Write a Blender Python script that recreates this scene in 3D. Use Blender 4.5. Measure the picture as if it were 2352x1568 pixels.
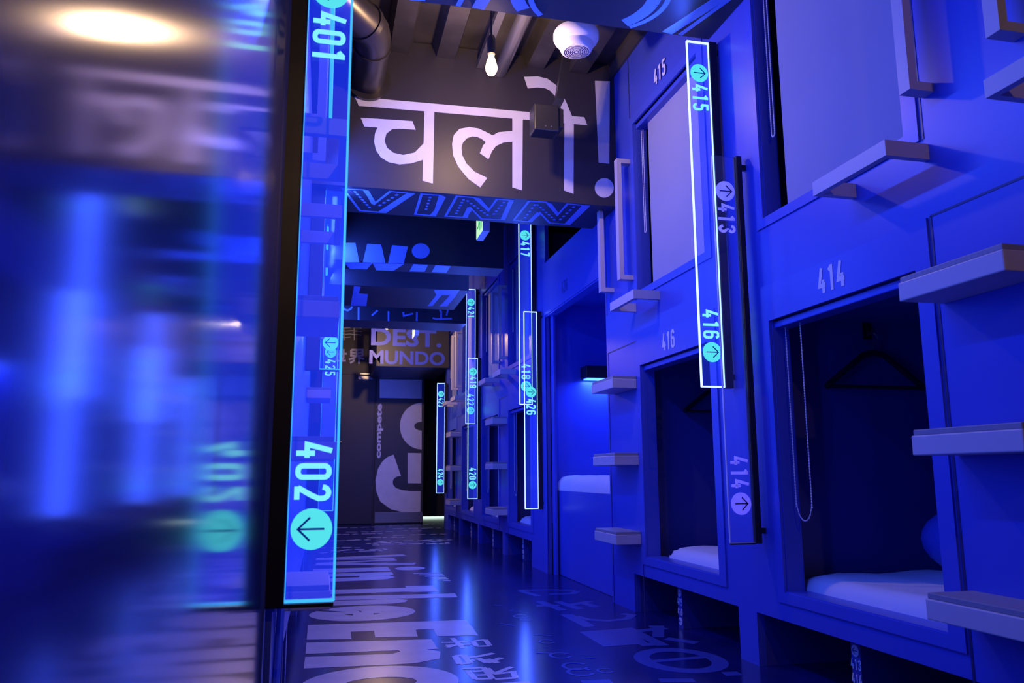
import bpy, bmesh, math, random
from mathutils import Vector, Matrix
random.seed(4)
S = bpy.context.scene
for o in list(bpy.data.objects): bpy.data.objects.remove(o)

# ------------------------------------------------------------------ camera
CX, CY = 1176., 784.
vy = (740., 1090.); vz = (1125., -10157.); HC = .68
ax, ay = vy[0]-CX, vy[1]-CY; bx_, by_ = vz[0]-CX, vz[1]-CY
F = math.sqrt(-(ax*bx_+ay*by_))
aY = Vector((ax, -ay, -F)).normalized()
aZ = Vector((bx_, -by_, -F)).normalized()
if aZ.y < 0: aZ = -aZ
aX = aY.cross(aZ)
R3 = Matrix((aX, aY, aZ))                 # world = R3 @ cam
cam_d = bpy.data.cameras.new('camera')
cam = bpy.data.objects.new('camera', cam_d); S.collection.objects.link(cam)
cam.matrix_world = Matrix.Translation((0, 0, HC)) @ R3.to_4x4()
cam_d.sensor_width = 36; cam_d.lens = F/2352*36; cam_d.clip_start = .02
cam_d.dof.use_dof = True; cam_d.dof.focus_distance = 3.4; cam_d.dof.aperture_fstop = 6.5
S.camera = cam
# ------------------------------------------------------------------ view, world
S.view_settings.view_transform = 'Standard'; S.view_settings.look = 'None'
S.view_settings.gamma = 1; S.view_settings.exposure = 0.0
S.view_settings.use_curve_mapping = False
W = bpy.data.worlds.new('world'); S.world = W; W.use_nodes = True
bg = W.node_tree.nodes['Background']; bg.inputs[0].default_value = (.01, .02, 1, 1); bg.inputs[1].default_value = .05
BLUE = (.04, .10, 1.0)
WARM = (1.0, .60, .27)
def area(name, loc, rot, sx, sy, power, col, vis=False, spread=180):
    d = bpy.data.lights.new(name, 'AREA'); d.shape = 'RECTANGLE'; d.size = sx; d.size_y = sy
    d.energy = power; d.color = col; d.spread = math.radians(spread)
    o = bpy.data.objects.new(name, d); S.collection.objects.link(o); o.location = loc; o.rotation_euler = rot
    o.visible_camera = vis
    return o
def point(name, loc, r, power, col, vis=False):
    d = bpy.data.lights.new(name, 'POINT'); d.energy = power; d.color = col; d.shadow_soft_size = r
    o = bpy.data.objects.new(name, d); S.collection.objects.link(o); o.location = loc; o.visible_camera = vis
    return o
HP = math.pi/2
SIGN_W = 14.0
# added blue fill lights along the foot of the ceiling, left row
# ceiling lamps (warm bulbs); bulbs built below, except the last, unseen behind the camera
BULBS = [(.69, 3.30, 2.50, 32.0), (.66, 8.95, 2.33, 70.0), (.60, -1.7, 2.50, 34.0)]
for i, (x, y, z, p) in enumerate(BULBS): point('bulb_light', (x, y, z), .025, p, WARM)
# added blue fill over the left row, no known fixture (washes the right row)
area('added_blue_fill', (.02, 2.75, 2.35), (0, -math.radians(58), 0), .05, 2.1, 34, BLUE)
area('added_blue_fill', (.02, 6.6, 2.2), (0, -math.radians(66), 0), .05, 3.4, 50, BLUE)

# ------------------------------------------------------------------ materials
def mat(name, col, rough=.5, metal=0., spec=.5, bump=0., bscale=200., emis=None, es=0., var=0., vscale=3., coat=0., aniso=0.):
    m = bpy.data.materials.new(name); m.use_nodes = True; nt = m.node_tree; b = nt.nodes['Principled BSDF']
    b.inputs['Base Color'].default_value = (*col, 1); b.inputs['Roughness'].default_value = rough
    b.inputs['Metallic'].default_value = metal; b.inputs['Specular IOR Level'].default_value = spec
    b.inputs['Coat Weight'].default_value = coat; b.inputs['Anisotropic'].default_value = aniso
    if emis: b.inputs['Emission Color'].default_value = (*emis, 1); b.inputs['Emission Strength'].default_value = es
    tc = nt.nodes.new('ShaderNodeTexCoord')
    if var:
        n = nt.nodes.new('ShaderNodeTexNoise'); n.inputs['Scale'].default_value = vscale; n.inputs['Detail'].default_value = 5
        nt.links.new(tc.outputs['Object'], n.inputs['Vector'])
        r = nt.nodes.new('ShaderNodeValToRGB'); r.color_ramp.elements[0].position = .3; r.color_ramp.elements[1].position = .7
        r.color_ramp.elements[0].color = tuple(c*(1-var) for c in col)+(1,); r.color_ramp.elements[1].color = tuple(min(1, c*(1+var)) for c in col)+(1,)
        nt.links.new(n.outputs['Fac'], r.inputs['Fac']); nt.links.new(r.outputs['Color'], b.inputs['Base Color'])
    if bump:
        n2 = nt.nodes.new('ShaderNodeTexNoise'); n2.inputs['Scale'].default_value = bscale; n2.inputs['Detail'].default_value = 3
        nt.links.new(tc.outputs['Object'], n2.inputs['Vector'])
        bp = nt.nodes.new('ShaderNodeBump'); bp.inputs['Strength'].default_value = bump; bp.inputs['Distance'].default_value = .002
        nt.links.new(n2.outputs['Fac'], bp.inputs['Height']); nt.links.new(bp.outputs['Normal'], b.inputs['Normal'])
    return m
def emi(name, col, s):
    return mat(name, (.02, .02, .02), .4, emis=col, es=s)
M = dict(
 paint=mat('capsule_paint', (.065, .105, .55), .30, spec=.5, var=.04, vscale=2, bump=.04, bscale=350),
 paintd=mat('shaded_inner_laminate', (.05, .06, .30), .45, var=.05),  # shade of the unlit insides put into the colour as dark blue
 wall=mat('wall_paint', (.06, .095, .53), .34, var=.05, vscale=1.5, bump=.05, bscale=300),
 step=mat('step_metal', (.60, .56, .56), .45, bump=.1, bscale=400),
 tread=mat('tread_rubber', (.30, .30, .32), .5),
 black=mat('black_wall_paint', (.042, .038, .048), .45, bump=.12, bscale=500, var=.1),
 floor=mat('black_vinyl_floor', (.008, .012, .11), .2, spec=.5, var=.3, vscale=6, bump=.05, bscale=60),
 vinyl=mat('white_lettering', (.82, .80, .80), .35, var=.06, vscale=8, bump=.25, bscale=250),
 vinylf=mat('white_floor_lettering', (.62, .56, .58), .25, spec=.6, var=.08, vscale=8, bump=.12, bscale=180),
 vinyld=mat('grey_blue_lettering', (.05, .08, .35), .25, spec=.5),
 vdeep=mat('deep_blue_lettering', (.06, .10, .75), .4),
 vblue=mat('blue_lettering', (.30, .46, 1.0), .4),
 deck=mat('galvanised_deck', (.10, .09, .085), .42, metal=.5, var=.35, vscale=5),
 duct=mat('dark_duct_metal', (.10, .09, .09), .35, metal=.7, var=.1),
 steel=mat('steel', (.35, .34, .34), .3, metal=.8),
 bar=mat('black_bar', (.012, .011, .013), .35),
 white=mat('white_plastic', (.80, .80, .80), .35),
 blackp=mat('black_plastic', (.02, .02, .022), .35),
 blind=mat('blind_fabric', (.36, .37, .46), .8, bump=.3, bscale=900, var=.03),
 sheet=mat('white_cotton', (.80, .78, .78), .8, bump=.5, bscale=40),
 towel=mat('brown_towel', (.35, .26, .2), .9, bump=.6, bscale=200),
 chain=mat('chain_plastic', (.75, .75, .78), .4),
 digit=emi('glowing_digits', (.22, .86, 1.0), 1.05),
 disc=emi('glowing_disc', (.09, .78, .86), 1.0),
 edgeL=emi('glowing_edge_near', (.04, .42, 1.0), 1.3),
 edgeR=emi('glowing_edge', (.34, .55, 1.0), 2.6),
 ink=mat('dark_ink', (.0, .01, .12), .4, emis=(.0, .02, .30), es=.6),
 darkink=mat('plain_dark_ink', (.03, .03, .12), .4),
 green=emi('exit_green', (.02, .45, .12), .9),
 exitw=emi('exit_white', (.55, 1.0, .55), 1.1),
 bulb=emi('bulb_glow', (1.0, .66, .30), 14),
 gap=emi('daylight_gap', (.75, 1.0, .85), 1.1),
 read=emi('reading_lamp_glow', (.08, .30, 1.0), 3.0),
)
def glass(name, haze, hz, transp=.93, rough=.05):
    m = bpy.data.materials.new(name); m.use_nodes = True; nt = m.node_tree; nt.nodes.clear()
    out = nt.nodes.new('ShaderNodeOutputMaterial'); tr = nt.nodes.new('ShaderNodeBsdfTransparent'); gl = nt.nodes.new('ShaderNodeBsdfGlossy')
    gl.inputs['Roughness'].default_value = rough; tr.inputs[0].default_value = (.90, .93, 1, 1)
    lw = nt.nodes.new('ShaderNodeFresnel'); lw.inputs[0].default_value = 1.35
    mx = nt.nodes.new('ShaderNodeMixShader'); nt.links.new(lw.outputs[0], mx.inputs[0]); nt.links.new(tr.outputs[0], mx.inputs[1]); nt.links.new(gl.outputs[0], mx.inputs[2])
    em = nt.nodes.new('ShaderNodeEmission'); em.inputs[0].default_value = (*haze, 1); em.inputs[1].default_value = hz
    ad = nt.nodes.new('ShaderNodeAddShader'); nt.links.new(mx.outputs[0], ad.inputs[0]); nt.links.new(em.outputs[0], ad.inputs[1])
    nt.links.new(ad.outputs[0], out.inputs[0]); return m
M['acryl'] = glass('lit_acrylic', (.02, .05, 1), .16)
M['acrylL'] = glass('near_lit_acrylic', (.012, .04, 1), .32)
M['acryl0'] = glass('unlit_acrylic', (.1, .1, 1), .02)  # unlit sheet, with a faint blue glow added as haze
M['bulbglass'] = glass('bulb_glass', (1, .62, .3), 2.5, rough=.02)
def panel_mat():
    m = mat('glossy_capsule_panel', (.10, .12, .36), .11, metal=.45, spec=.6, var=.1, vscale=1.5)
    return m
M['gloss'] = panel_mat()
m = mat('translucent_lettering', (.75, .72, .78), .4); nt = m.node_tree; tl = nt.nodes.new('ShaderNodeBsdfTranslucent'); tl.inputs[0].default_value = (.75, .72, .8, 1)
ad = nt.nodes.new('ShaderNodeAddShader'); nt.links.new(nt.nodes['Principled BSDF'].outputs[0], ad.inputs[0]); nt.links.new(tl.outputs[0], ad.inputs[1]); nt.links.new(ad.outputs[0], nt.nodes['Material Output'].inputs[0])
M['vtrans'] = m

# ------------------------------------------------------------------ helpers
C = S.collection
def link(name, bm, m, parent=None, smooth=False, kind=None):
    me = bpy.data.meshes.new(name); bm.normal_update(); bm.to_mesh(me); bm.free()
    me.materials.append(M[m] if isinstance(m, str) else m)
    if smooth:
        for p in me.polygons: p.use_smooth = True
        me.set_sharp_from_angle(angle=math.radians(40))
    o = bpy.data.objects.new(name, me); C.objects.link(o)
    if parent:
        o.parent = parent
        t = parent; off = Vector()
        while t: off += t.location; t = t.parent
        for v in me.vertices: v.co -= off
    if kind: o['kind'] = kind
    return o
def thing(name, label, cat, loc=(0, 0, 0), group=None):
    o = bpy.data.objects.new(name, None); C.objects.link(o); o.location = loc; o.empty_display_size = .1
    o['label'] = label; o['category'] = cat
    if group: o['group'] = group
    return o
def tag(o, label, cat, group=None):
    o['label'] = label; o['category'] = cat
    if group: o['group'] = group
    return o
NB = bmesh.new
def box(bm, x0, x1, y0, y1, z0, z1, bev=0.):
    r = bmesh.ops.create_cube(bm, size=1)
    for v in r['verts']:
        v.co = Vector(((x0+x1)/2+v.co.x*(x1-x0), (y0+y1)/2+v.co.y*(y1-y0), (z0+z1)/2+v.co.z*(z1-z0)))
    if bev:
        es = list({e for v in r['verts'] for e in v.link_edges})
        bmesh.ops.bevel(bm, geom=es, offset=bev, segments=2, affect='EDGES', profile=.5)
    return bm
PC = [0]
def poly(bm, pts, n, t=.0015):
    """flat outline (3D points) raised by t along n, with thin sides"""
    n = Vector(n).normalized(); PC[0] = (PC[0]+1) % 23; t += PC[0]*1.2e-5
    pts = [Vector(p) for p in pts]; nn = Vector()
    for i in range(len(pts)): nn += pts[i].cross(pts[(i+1) % len(pts)])
    if nn.dot(n) < 0: pts = pts[::-1]
    lo = [bm.verts.new(p) for p in pts]; hi = [bm.verts.new(p+n*t) for p in pts]
    try:
        f = [bm.faces.new(hi), bm.faces.new(lo[::-1])]
    except ValueError: return
    k = len(pts)
    for i in range(k): bm.faces.new((lo[i], lo[(i+1) % k], hi[(i+1) % k], hi[i]))
    if k > 4 or True:
        for x in f: x.normal_update()
        bmesh.ops.triangulate(bm, faces=f)
    return bm
def ribbon2(path, w, closed=False, rnd=False):
    """2D polyline -> list of quads (as point lists)"""
    out = []; n = len(path)
    P = [Vector(p) for p in path]
    L = []
    for i in range(n):
        a = P[(i-1) % n] if (closed or i > 0) else None; b = P[(i+1) % n] if (closed or i < n-1) else None
        d1 = (P[i]-a).normalized() if a is not None else None; d2 = (b-P[i]).normalized() if b is not None else None
        if d1 is None: d1 = d2
        if d2 is None: d2 = d1
        t = d1+d2
        t = t.normalized() if t.length > 1e-6 else d1
        nn = Vector((-t.y, t.x)); c = max(.35, nn.dot(Vector((-d1.y, d1.x))))
        L.append((P[i]+nn*w/2/c, P[i]-nn*w/2/c))
    for i in range(n if closed else n-1):
        a = L[i]; b = L[(i+1) % n]; out.append([a[0], a[1], b[1], b[0]])
    return out
def arc(cx, cy, rx, ry, a0, a1, n=10):
    return [(cx+rx*math.cos(math.radians(a0+(a1-a0)*i/n)), cy+ry*math.sin(math.radians(a0+(a1-a0)*i/n))) for i in range(n+1)]
# condensed digits in a box 0.46 wide, 1 high
def rr(x0, x1, y0, y1, r=.13):
    return arc(x1-r, y1-r, r, r, 0, 90, 4)+arc(x0+r, y1-r, r, r, 90, 180, 4)+arc(x0+r, y0+r, r, r, 180, 270, 4)+arc(x1-r, y0+r, r, r, 270, 360, 4)
DT = .12
G = {
 '0': [(rr(.07, .39, .07, .93), 1)],
 '1': [([(.26, 0), (.26, 1)], 0), ([(.26, .95), (.10, .80)], 0)],
 '2': [(arc(.23, .77, .16, .17, 180, 0, 8)+[(.39, .66), (.30, .46), (.08, .08)], 0), ([(.05, .06), (.42, .06)], 0)],
 '3': [(arc(.23, .77, .16, .17, 180, -60, 9), 0), (arc(.23, .26, .16, .20, 70, -180, 10), 0), ([(.20, .54), (.28, .54)], 0)],
 '4': [([(.24, 1.0), (.06, .30), (.44, .30)], 0), ([(.31, .0), (.31, .52)], 0)],
 '5': [([(.41, .94), (.10, .94), (.10, .56)], 0), (arc(.23, .40, .16, .20, 140, 0, 7)+[(.39, .30)]+arc(.23, .24, .16, .18, 0, -180, 9), 0)],
 '6': [(rr(.07, .39, .07, .56), 1), ([(.07, .30), (.07, .75)]+arc(.23, .77, .16, .17, 180, 0, 8), 0)],
 '7': [([(.04, .94), (.40, .94), (.18, .0)], 0)],
 '8': [(rr(.07, .39, .07, .50), 1), (rr(.09, .37, .52, .93), 1)],
 '9': [(rr(.07, .39, .44, .93), 1), ([(.39, .70), (.39, .25)]+arc(.23, .24, .16, .18, 0, -180, 8), 0)],
}
def digits(bm, s, org, u, v, h, gap=.60, t=.0012, thick=None, xs=1.0):
    """org = lower left of first digit; u reading direction, v up; h digit height"""
    u = Vector(u); v = Vector(v); n = u.cross(v); org = Vector(org)
    for k, ch in enumerate(s):
        for path, cl in G[ch]:
            for q in ribbon2(path, thick or DT*1.25, bool(cl)):
                poly(bm, [org+u*((k*gap+p.x)*h*xs)+v*(p.y*h) for p in q], n, t)
    return bm
def disc(bm, c, u, v, r, t=.0012, n=32):
    u = Vector(u); v = Vector(v); c = Vector(c)
    poly(bm, [c+u*r*math.cos(2*math.pi*i/n)+v*r*math.sin(2*math.pi*i/n) for i in range(n)], u.cross(v), t)
def arrow(bm, c, d, s, r, n, t=.0012, w=.10):
    d = Vector(d); s = Vector(s); c = Vector(c)
    for path in ([(-.62, 0), (.62, 0)], [(.08, .56), (.66, 0), (.08, -.56)]):
        for q in ribbon2(path, w):
            poly(bm, [c+d*(p.x*r)+s*(p.y*r) for p in q], n, t)
def cyl(bm, a, b, r, n=16, r2=None):
    a = Vector(a); b = Vector(b); d = (b-a); q = d.to_track_quat('Z', 'Y').to_matrix().to_4x4()
    bmesh.ops.create_cone(bm, cap_ends=True, segments=n, radius1=r, radius2=r if r2 is None else r2, depth=d.length, matrix=Matrix.Translation((a+b)/2) @ q)
    return bm
def tube(bm, pts, r, n=8):
    pts = [Vector(p) for p in pts]; rings = []
    up = None
    for i, p in enumerate(pts):
        d = ((pts[min(i+1, len(pts)-1)]-p)+(p-pts[max(i-1, 0)])).normalized()
        if up is None: up = d.orthogonal().normalized()
        up = (up-d*up.dot(d)).normalized(); s = d.cross(up)
        rings.append([bm.verts.new(p+(up*math.cos(2*math.pi*k/n)+s*math.sin(2*math.pi*k/n))*r) for k in range(n)])
    for i in range(len(rings)-1):
        for k in range(n): bm.faces.new((rings[i][k], rings[i][(k+1) % n], rings[i+1][(k+1) % n], rings[i+1][k]))
    bm.faces.new(rings[0][::-1]); bm.faces.new(rings[-1]); return bm
def lathe(bm, prof, c, axis='Z', n=40):
    rings = []
    for r, h in prof:
        rings.append([bm.verts.new(Vector(c)+Vector((r*math.cos(2*math.pi*k/n), r*math.sin(2*math.pi*k/n), h))) for k in range(n)])
    for i in range(len(rings)-1):
        for k in range(n): bm.faces.new((rings[i][k], rings[i][(k+1) % n], rings[i+1][(k+1) % n], rings[i+1][k]))
    bm.faces.new(rings[0][::-1]); bm.faces.new(rings[-1]); bmesh.ops.recalc_face_normals(bm, faces=bm.faces); return bm
def grid_wall(bm, axis, x0, x1, A, Z, holes):
    """slab (x0..x1 thick) along Y with rectangular holes (y0,y1,z0,z1)"""
    A = sorted(set(A+[h[0] for h in holes]+[h[1] for h in holes])); Z = sorted(set(Z+[h[2] for h in holes]+[h[3] for h in holes]))
    A = [a for i, a in enumerate(A) if i == 0 or a-A[i-1] > 1e-6]
    keep = {}
    for i in range(len(A)-1):
        for j in range(len(Z)-1):
            cy, cz = (A[i]+A[i+1])/2, (Z[j]+Z[j+1])/2
            keep[i, j] = not any(h[0] < cy < h[1] and h[2] < cz < h[3] for h in holes)
    vs = {}
    def V(s, i, j):
        if (s, i, j) not in vs: vs[s, i, j] = bm.verts.new((s, A[i], Z[j]))
        return vs[s, i, j]
    for (i, j), k in keep.items():
        if not k: continue
        bm.faces.new((V(x0, i, j), V(x0, i, j+1), V(x0, i+1, j+1), V(x0, i+1, j)))
        bm.faces.new((V(x1, i, j), V(x1, i+1, j), V(x1, i+1, j+1), V(x1, i, j+1)))
        for di, dj, e in ((-1, 0, ((i, j), (i, j+1))), (1, 0, ((i+1, j+1), (i+1, j))), (0, -1, ((i+1, j), (i, j))), (0, 1, ((i, j+1), (i+1, j+1)))):
            if not keep.get((i+di, j+dj), False):
                (a, b), (c, d) = e
                bm.faces.new((V(x0, a, b), V(x1, a, b), V(x1, c, d), V(x0, c, d)))
    bmesh.ops.recalc_face_normals(bm, faces=bm.faces)
    return bm
# a pixel of the photograph onto a plane of the room (used to measure flat lettering only)
def ray(px, py): return R3 @ Vector((px-CX, -(py-CY), -F))
def onY(px, py, Y): d = ray(px, py); t = Y/d.y; return Vector((d.x*t, Y, HC+d.z*t))
def onZ(px, py, z): d = ray(px, py); t = (z-HC)/d.z; return Vector((d.x*t, d.y*t, z))
def onX(px, py, X): d = ray(px, py); t = X/d.x; return Vector((X, d.y*t, HC+d.z*t))
def text_pts(s, bold=0., size=1.):
    cu = bpy.data.curves.new('t', 'FONT'); cu.body = s; cu.size = size; cu.offset = bold; cu.resolution_u = 4
    o = bpy.data.objects.new('t', cu); C.objects.link(o); bpy.context.view_layer.update()
    dg = bpy.context.evaluated_depsgraph_get(); me = bpy.data.meshes.new_from_object(o.evaluated_get(dg))
    vs = [v.co.copy() for v in me.vertices]; fs = [tuple(p.vertices) for p in me.polygons]
    bpy.data.objects.remove(o); bpy.data.curves.remove(cu); bpy.data.meshes.remove(me)
    return vs, fs
def text(bm, s, org, u, v, w, h, bold=0., t=.0015):
    """text stretched to width w along u and height h along v, lower-left org"""
    vs, fs = text_pts(s, bold)
    if not vs: return
    x0 = min(p.x for p in vs); x1 = max(p.x for p in vs); y0 = min(p.y for p in vs); y1 = max(p.y for p in vs)
    u = Vector(u); v = Vector(v); n = u.cross(v).normalized(); org = Vector(org)
    q = [bm.verts.new(org+u*((p.x-x0)/(x1-x0)*w)+v*((p.y-y0)/(y1-y0)*h)+n*t) for p in vs]
    for f in fs:
        try: bm.faces.new([q[i] for i in f])
        except ValueError: pass

XR = 1.54; XL = -.10; ZC = 2.90
# ================================================================== THE SETTING
b = NB(); box(b, -1.6, 4.2, -3.2, 13.2, -.06, 0); floor = link('floor', b, 'floor', kind='structure')
# corrugated steel deck
b = NB(); prof = []
x = -1.6
while x < 4.2:
    prof += [(x, ZC+.075), (x+.10, ZC+.075), (x+.125, ZC), (x+.225, ZC)]; x += .25
for i in range(len(prof)-1):
    (xa, za), (xb, zb) = prof[i], prof[i+1]
    b.faces.new([b.verts.new(c) for c in ((xa, -3.2, za), (xb, -3.2, zb), (xb, 13.2, zb), (xa, 13.2, za))])
bmesh.ops.remove_doubles(b, verts=b.verts, dist=1e-5); box(b, -1.6, 4.2, -3.2, 13.2, ZC+.09, ZC+.13)
link('ceiling', b, 'deck', kind='structure')

# capsule openings of the right row: (y0, y1)
OPEN = [(-.60, .13), (.59, 1.32-.0)] if False else []
BAYS = [(1.77, 2.50), (2.96, 3.70), (5.90, 6.64), (7.06, 7.80), (8.25, 8.98), (9.40, 10.12)]
NEAR = (.58, 1.31)
ZL = (.28, 1.215); ZU = (1.595, 2.50)
holes = []
for y0, y1 in BAYS+[NEAR]:
    holes += [(y0-.02, y1+.02, ZL[0]-.02, ZL[1]+.02), (y0-.02, y1+.02, ZU[0]-.02, ZU[1]+.02)]
holes.append((4.19, 5.45, -1, 1.81))         # the tall niche 426
holes.append((4.19, 5.45, 2.2, 9))
# storage bays under the bottom beam
for y0, y1 in ((-.2, 1.62), (1.62, 2.70), (2.83, 3.87), (5.9, 6.80), (6.90, 7.97), (8.05, 9.09), (9.18, 10.0)):
    holes.append((y0, y1, -1, .185))
b = NB(); grid_wall(b, 'Y', XR, XR+.03, [-3.2, 10.28], [0, ZC+.02], holes)
link('wall_right', b, 'wall', kind='structure')
b = NB(); box(b, XR, 4.1, 10.28, 10.34, 0, ZC); box(b, 3.6, 3.66, -3.2, 10.28, 0, ZC)
link('wall_right_back', b, 'black', kind='structure')
# thin shadow joints of the wall panels
b = NB()
for yy in (1.355, 1.705, 3.745, 4.165, 6.68, 7.03, 9.02, 9.37):
    box(b, XR-.0015, XR, yy-.004, yy+.004, .0, 1.345); box(b, XR-.0015, XR, yy-.004, yy+.004, 1.56, ZC)
for y0, y1 in ((1.355, 1.705), (3.745, 4.165), (6.68, 7.03), (9.02, 9.37)):
    box(b, XR-.0015, XR, y0, y1, 1.342, 1.348)
link('trim_panel_joints', b, 'darkink', kind='structure')
# back of the storage bays, lintel of niche, sides
b = NB(); box(b, 1.95, 1.97, -.2, 3.87, 0, .2); box(b, 1.95, 1.97, 5.9, 10, 0, .2)
for yy in (1.62, 2.70, 2.81, 3.87, 5.88, 6.8, 6.88, 7.97, 8.04, 9.09, 9.17, 10.0): box(b, XR+.03, 1.95, yy, yy+.018, 0, .185)
box(b, XR+.03, 1.97, -.2, 3.89, .185, .2); box(b, XR+.03, 1.97, 5.88, 10.02, .185, .2)
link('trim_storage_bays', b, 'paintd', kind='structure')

# left row face and near glossy panel
b = NB(); box(b, XL-.04, XL, 1.66, 11.4, .17, ZC)
box(b, XL-.04, XL, 1.66, 1.74, 0, .17)
for yy in (2.9, 4.2, 5.5, 6.7, 7.9, 9.1): box(b, XL-.04, XL, yy, yy+.10, 0, .17)
link('wall_left', b, 'wall', kind='structure')
b = NB(); box(b, XL-.62, XL-.6, -3.2, 11.4, 0, .2); box(b, -1.6, XL-.6, -3.2, 11.4, .17, .2); link('wall_left_storage', b, 'paintd', kind='structure')
b = NB(); box(b, -1.6, 4.2, -3.26, -3.2, 0, ZC+.1); link('wall_back', b, 'black', kind='structure')
# far wall with its return
YF = 11.4
b = NB(); box(b, -1.6, 1.40, YF, YF+.06, 0, ZC+.1); box(b, 1.34, 1.40, YF+.06, 12.6, 0, ZC+.1)
box(b, 1.40, 4.1, YF-.0, YF+.06, 2.12, ZC+.1); box(b, 1.34, 4.1, 12.6, 12.66, .035, ZC+.1); box(b, 2.4, 2.46, 10.34, 12.6, 0, ZC+.1)
far = link('wall_far', b, 'black', kind='structure')
b = NB(); box(b, 1.45, 2.35, 12.605, 12.64, .0, .032); link('trim_door_gap_light', b, 'gap', kind='structure')

# cross beams
def beam(n, y0, y1, z0, m='black', x1=XR):
    b = NB(); box(b, XL, x1, y0, y1, z0, ZC+.07); return link('trim_%d' % n, b, m, kind='structure')
beam1 = beam(1, 2.40, 2.845, 2.50)
beam2 = beam(2, 3.96, 4.375, 2.135)
beam3 = beam(3, 5.41, 5.65, 2.135, x1=1.22)
beam4 = beam(4, 6.15, 6.93, 2.135, x1=1.10)
beam5 = beam(5, 7.57, 8.0, 2.135, x1=1.33)
x0_ = (.62)
b = NB(); box(b, x0_, XR, 10.05, YF-.001, 2.03, ZC+.07); lintel = link('trim_6', b, 'black', kind='structure')
# part of beam2 and on covers the niche side
# ================================================================== LETTERING ON THE BEAMS
NX, NY, NZ = Vector((-1, 0, 0)), Vector((0, -1, 0)), Vector((0, 0, -1))
def traceY(bm, pts, f, Y, t=.0015): poly(bm, [onY(*f(*p), Y) for p in pts], NY, t)
def traceZ(bm, pts, f, z, n=NZ, t=.0015): poly(bm, [onZ(*f(*p), z) for p in pts], n, t)
fb = lambda x, y: (780+x/2.904, y/2.904)
fa = lambda x, y: (1380+x/4, y/4)
fk = lambda x, y: (770+x/5.6, 420+y/5.6)
fc = lambda x, y: (1120+x/4, 400+y/4)
fm = lambda x, y: (770+x/5.6, 620+y/5.6)
fd = lambda x, y: (770+x/3.92, 840+y/3.92)
# चलो!
Y2 = 3.96; b = NB()
traceY(b, [(100, 645), (1310, 752), (1632, 782), (1652, 836), (1300, 803), (128, 706)], fb, Y2)
traceY(b, [(140, 785), (485, 808), (508, 866), (165, 845)], fb, Y2)
def band(bm, outer, inner, f, Y):
    n = len(outer)
    for i in range(n-1): traceY(bm, [outer[i], outer[i+1], inner[i+1], inner[i]], f, Y)
band(b, [(255, 846), (236, 890), (230, 945), (242, 1000), (275, 1050), (330, 1083), (400, 1097), (480, 1090), (556, 1066)],
        [(405, 858), (350, 862), (312, 892), (300, 938), (315, 985), (360, 1020), (425, 1034), (500, 1018), (567, 950)], fb, Y2)
traceY(b, [(567, 730), (632, 735), (622, 1225), (553, 1205)], fb, Y2)
band(b, [(1020, 903), (975, 880), (925, 857), (865, 848), (800, 860), (762, 900), (750, 960), (757, 1035), (790, 1110), (860, 1195), (938, 1250)],
        [(975, 950), (945, 925), (920, 915), (885, 910), (850, 922), (823, 950), (813, 985), (818, 1035), (845, 1090), (900, 1145), (985, 1187)], fb, Y2)
band(b, [(993, 1062), (1016, 1010), (1042, 975), (1090, 952), (1160, 945)], [(935, 1022), (957, 970), (1005, 912), (1060, 882), (1160, 873)], fb, Y2)
traceY(b, [(1152, 785), (1222, 790), (1218, 1270), (1152, 1250)], fb, Y2)
traceY(b, [(1500, 815), (1562, 820), (1560, 1293), (1497, 1270)], fb, Y2)
band(b, [(1230, 513), (1320, 510), (1385, 525), (1440, 565), (1480, 620), (1515, 690), (1552, 780)],
        [(1255, 590), (1320, 583), (1370, 588), (1405, 605), (1440, 645), (1472, 710), (1500, 780)], fb, Y2)
traceY(b, [(1703, 540), (1802, 543), (1798, 1092), (1728, 1085)], fb, Y2)
traceY(b, [(1765+63*math.cos(a*math.pi/16), 1253+65*math.sin(a*math.pi/16)) for a in range(32)], fb, Y2)
link('lettering', b, 'vinyl', beam2)
# VINN road-style letters under the beam
Z2 = 2.135; b = NB()
def outl(bm, pts, f, w=.014, closed=True):
    q = [onZ(*f(*p), Z2) for p in pts]
    for r in ribbon2([(p.x, p.y) for p in q], w, closed): poly(bm, [(p.x, p.y, Z2) for p in r], NZ)
def fill(bm, pts, f): traceZ(bm, pts, f, Z2)
def dashes(bm, a, c, k, f):
    A = onZ(*f(*a), Z2); B = onZ(*f(*c), Z2)
    for i in range(k):
        p = A.lerp(B, (i+.1)/k); q = A.lerp(B, (i+.55)/k)
        for r in ribbon2([(p.x, p.y), (q.x, q.y)], .014): poly(bm, [(v.x, v.y, Z2) for v in r], NZ)
outl(b, [(100, 70), (370, 85), (500, 270), (710, 105), (1005, 135), (640, 380), (320, 355)], fk)
fill(b, [(370, 85), (430, 92), (525, 255), (500, 275), (465, 265)], fk); fill(b, [(925, 130), (1008, 135), (640, 380), (545, 375)], fk)
dashes(b, (245, 100), (460, 335), 7, fk); dashes(b, (560, 295), (830, 130), 5, fk)
outl(b, [(1110, 140), (1340, 155), (1405, 180), (1280, 420), (1030, 400)], fk)
fill(b, [(1335, 155), (1405, 178), (1285, 420), (1215, 415), (1275, 350)], fk); dashes(b, (1225, 170), (1160, 360), 5, fk)
outl(b, [(1565, 165), (1790, 185), (1970, 355), (2080, 205), (2280, 222), (2170, 470), (1880, 460), (1735, 310), (1690, 440), (1420, 425)], fk)
fill(b, [(1790, 185), (1860, 192), (1985, 330), (1965, 358)], fk); fill(b, [(1700, 310), (1740, 315), (1760, 345), (1690, 440), (1640, 432)], fk)
fill(b, [(2235, 222), (2285, 225), (2180, 470), (2125, 465)], fk)
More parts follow.
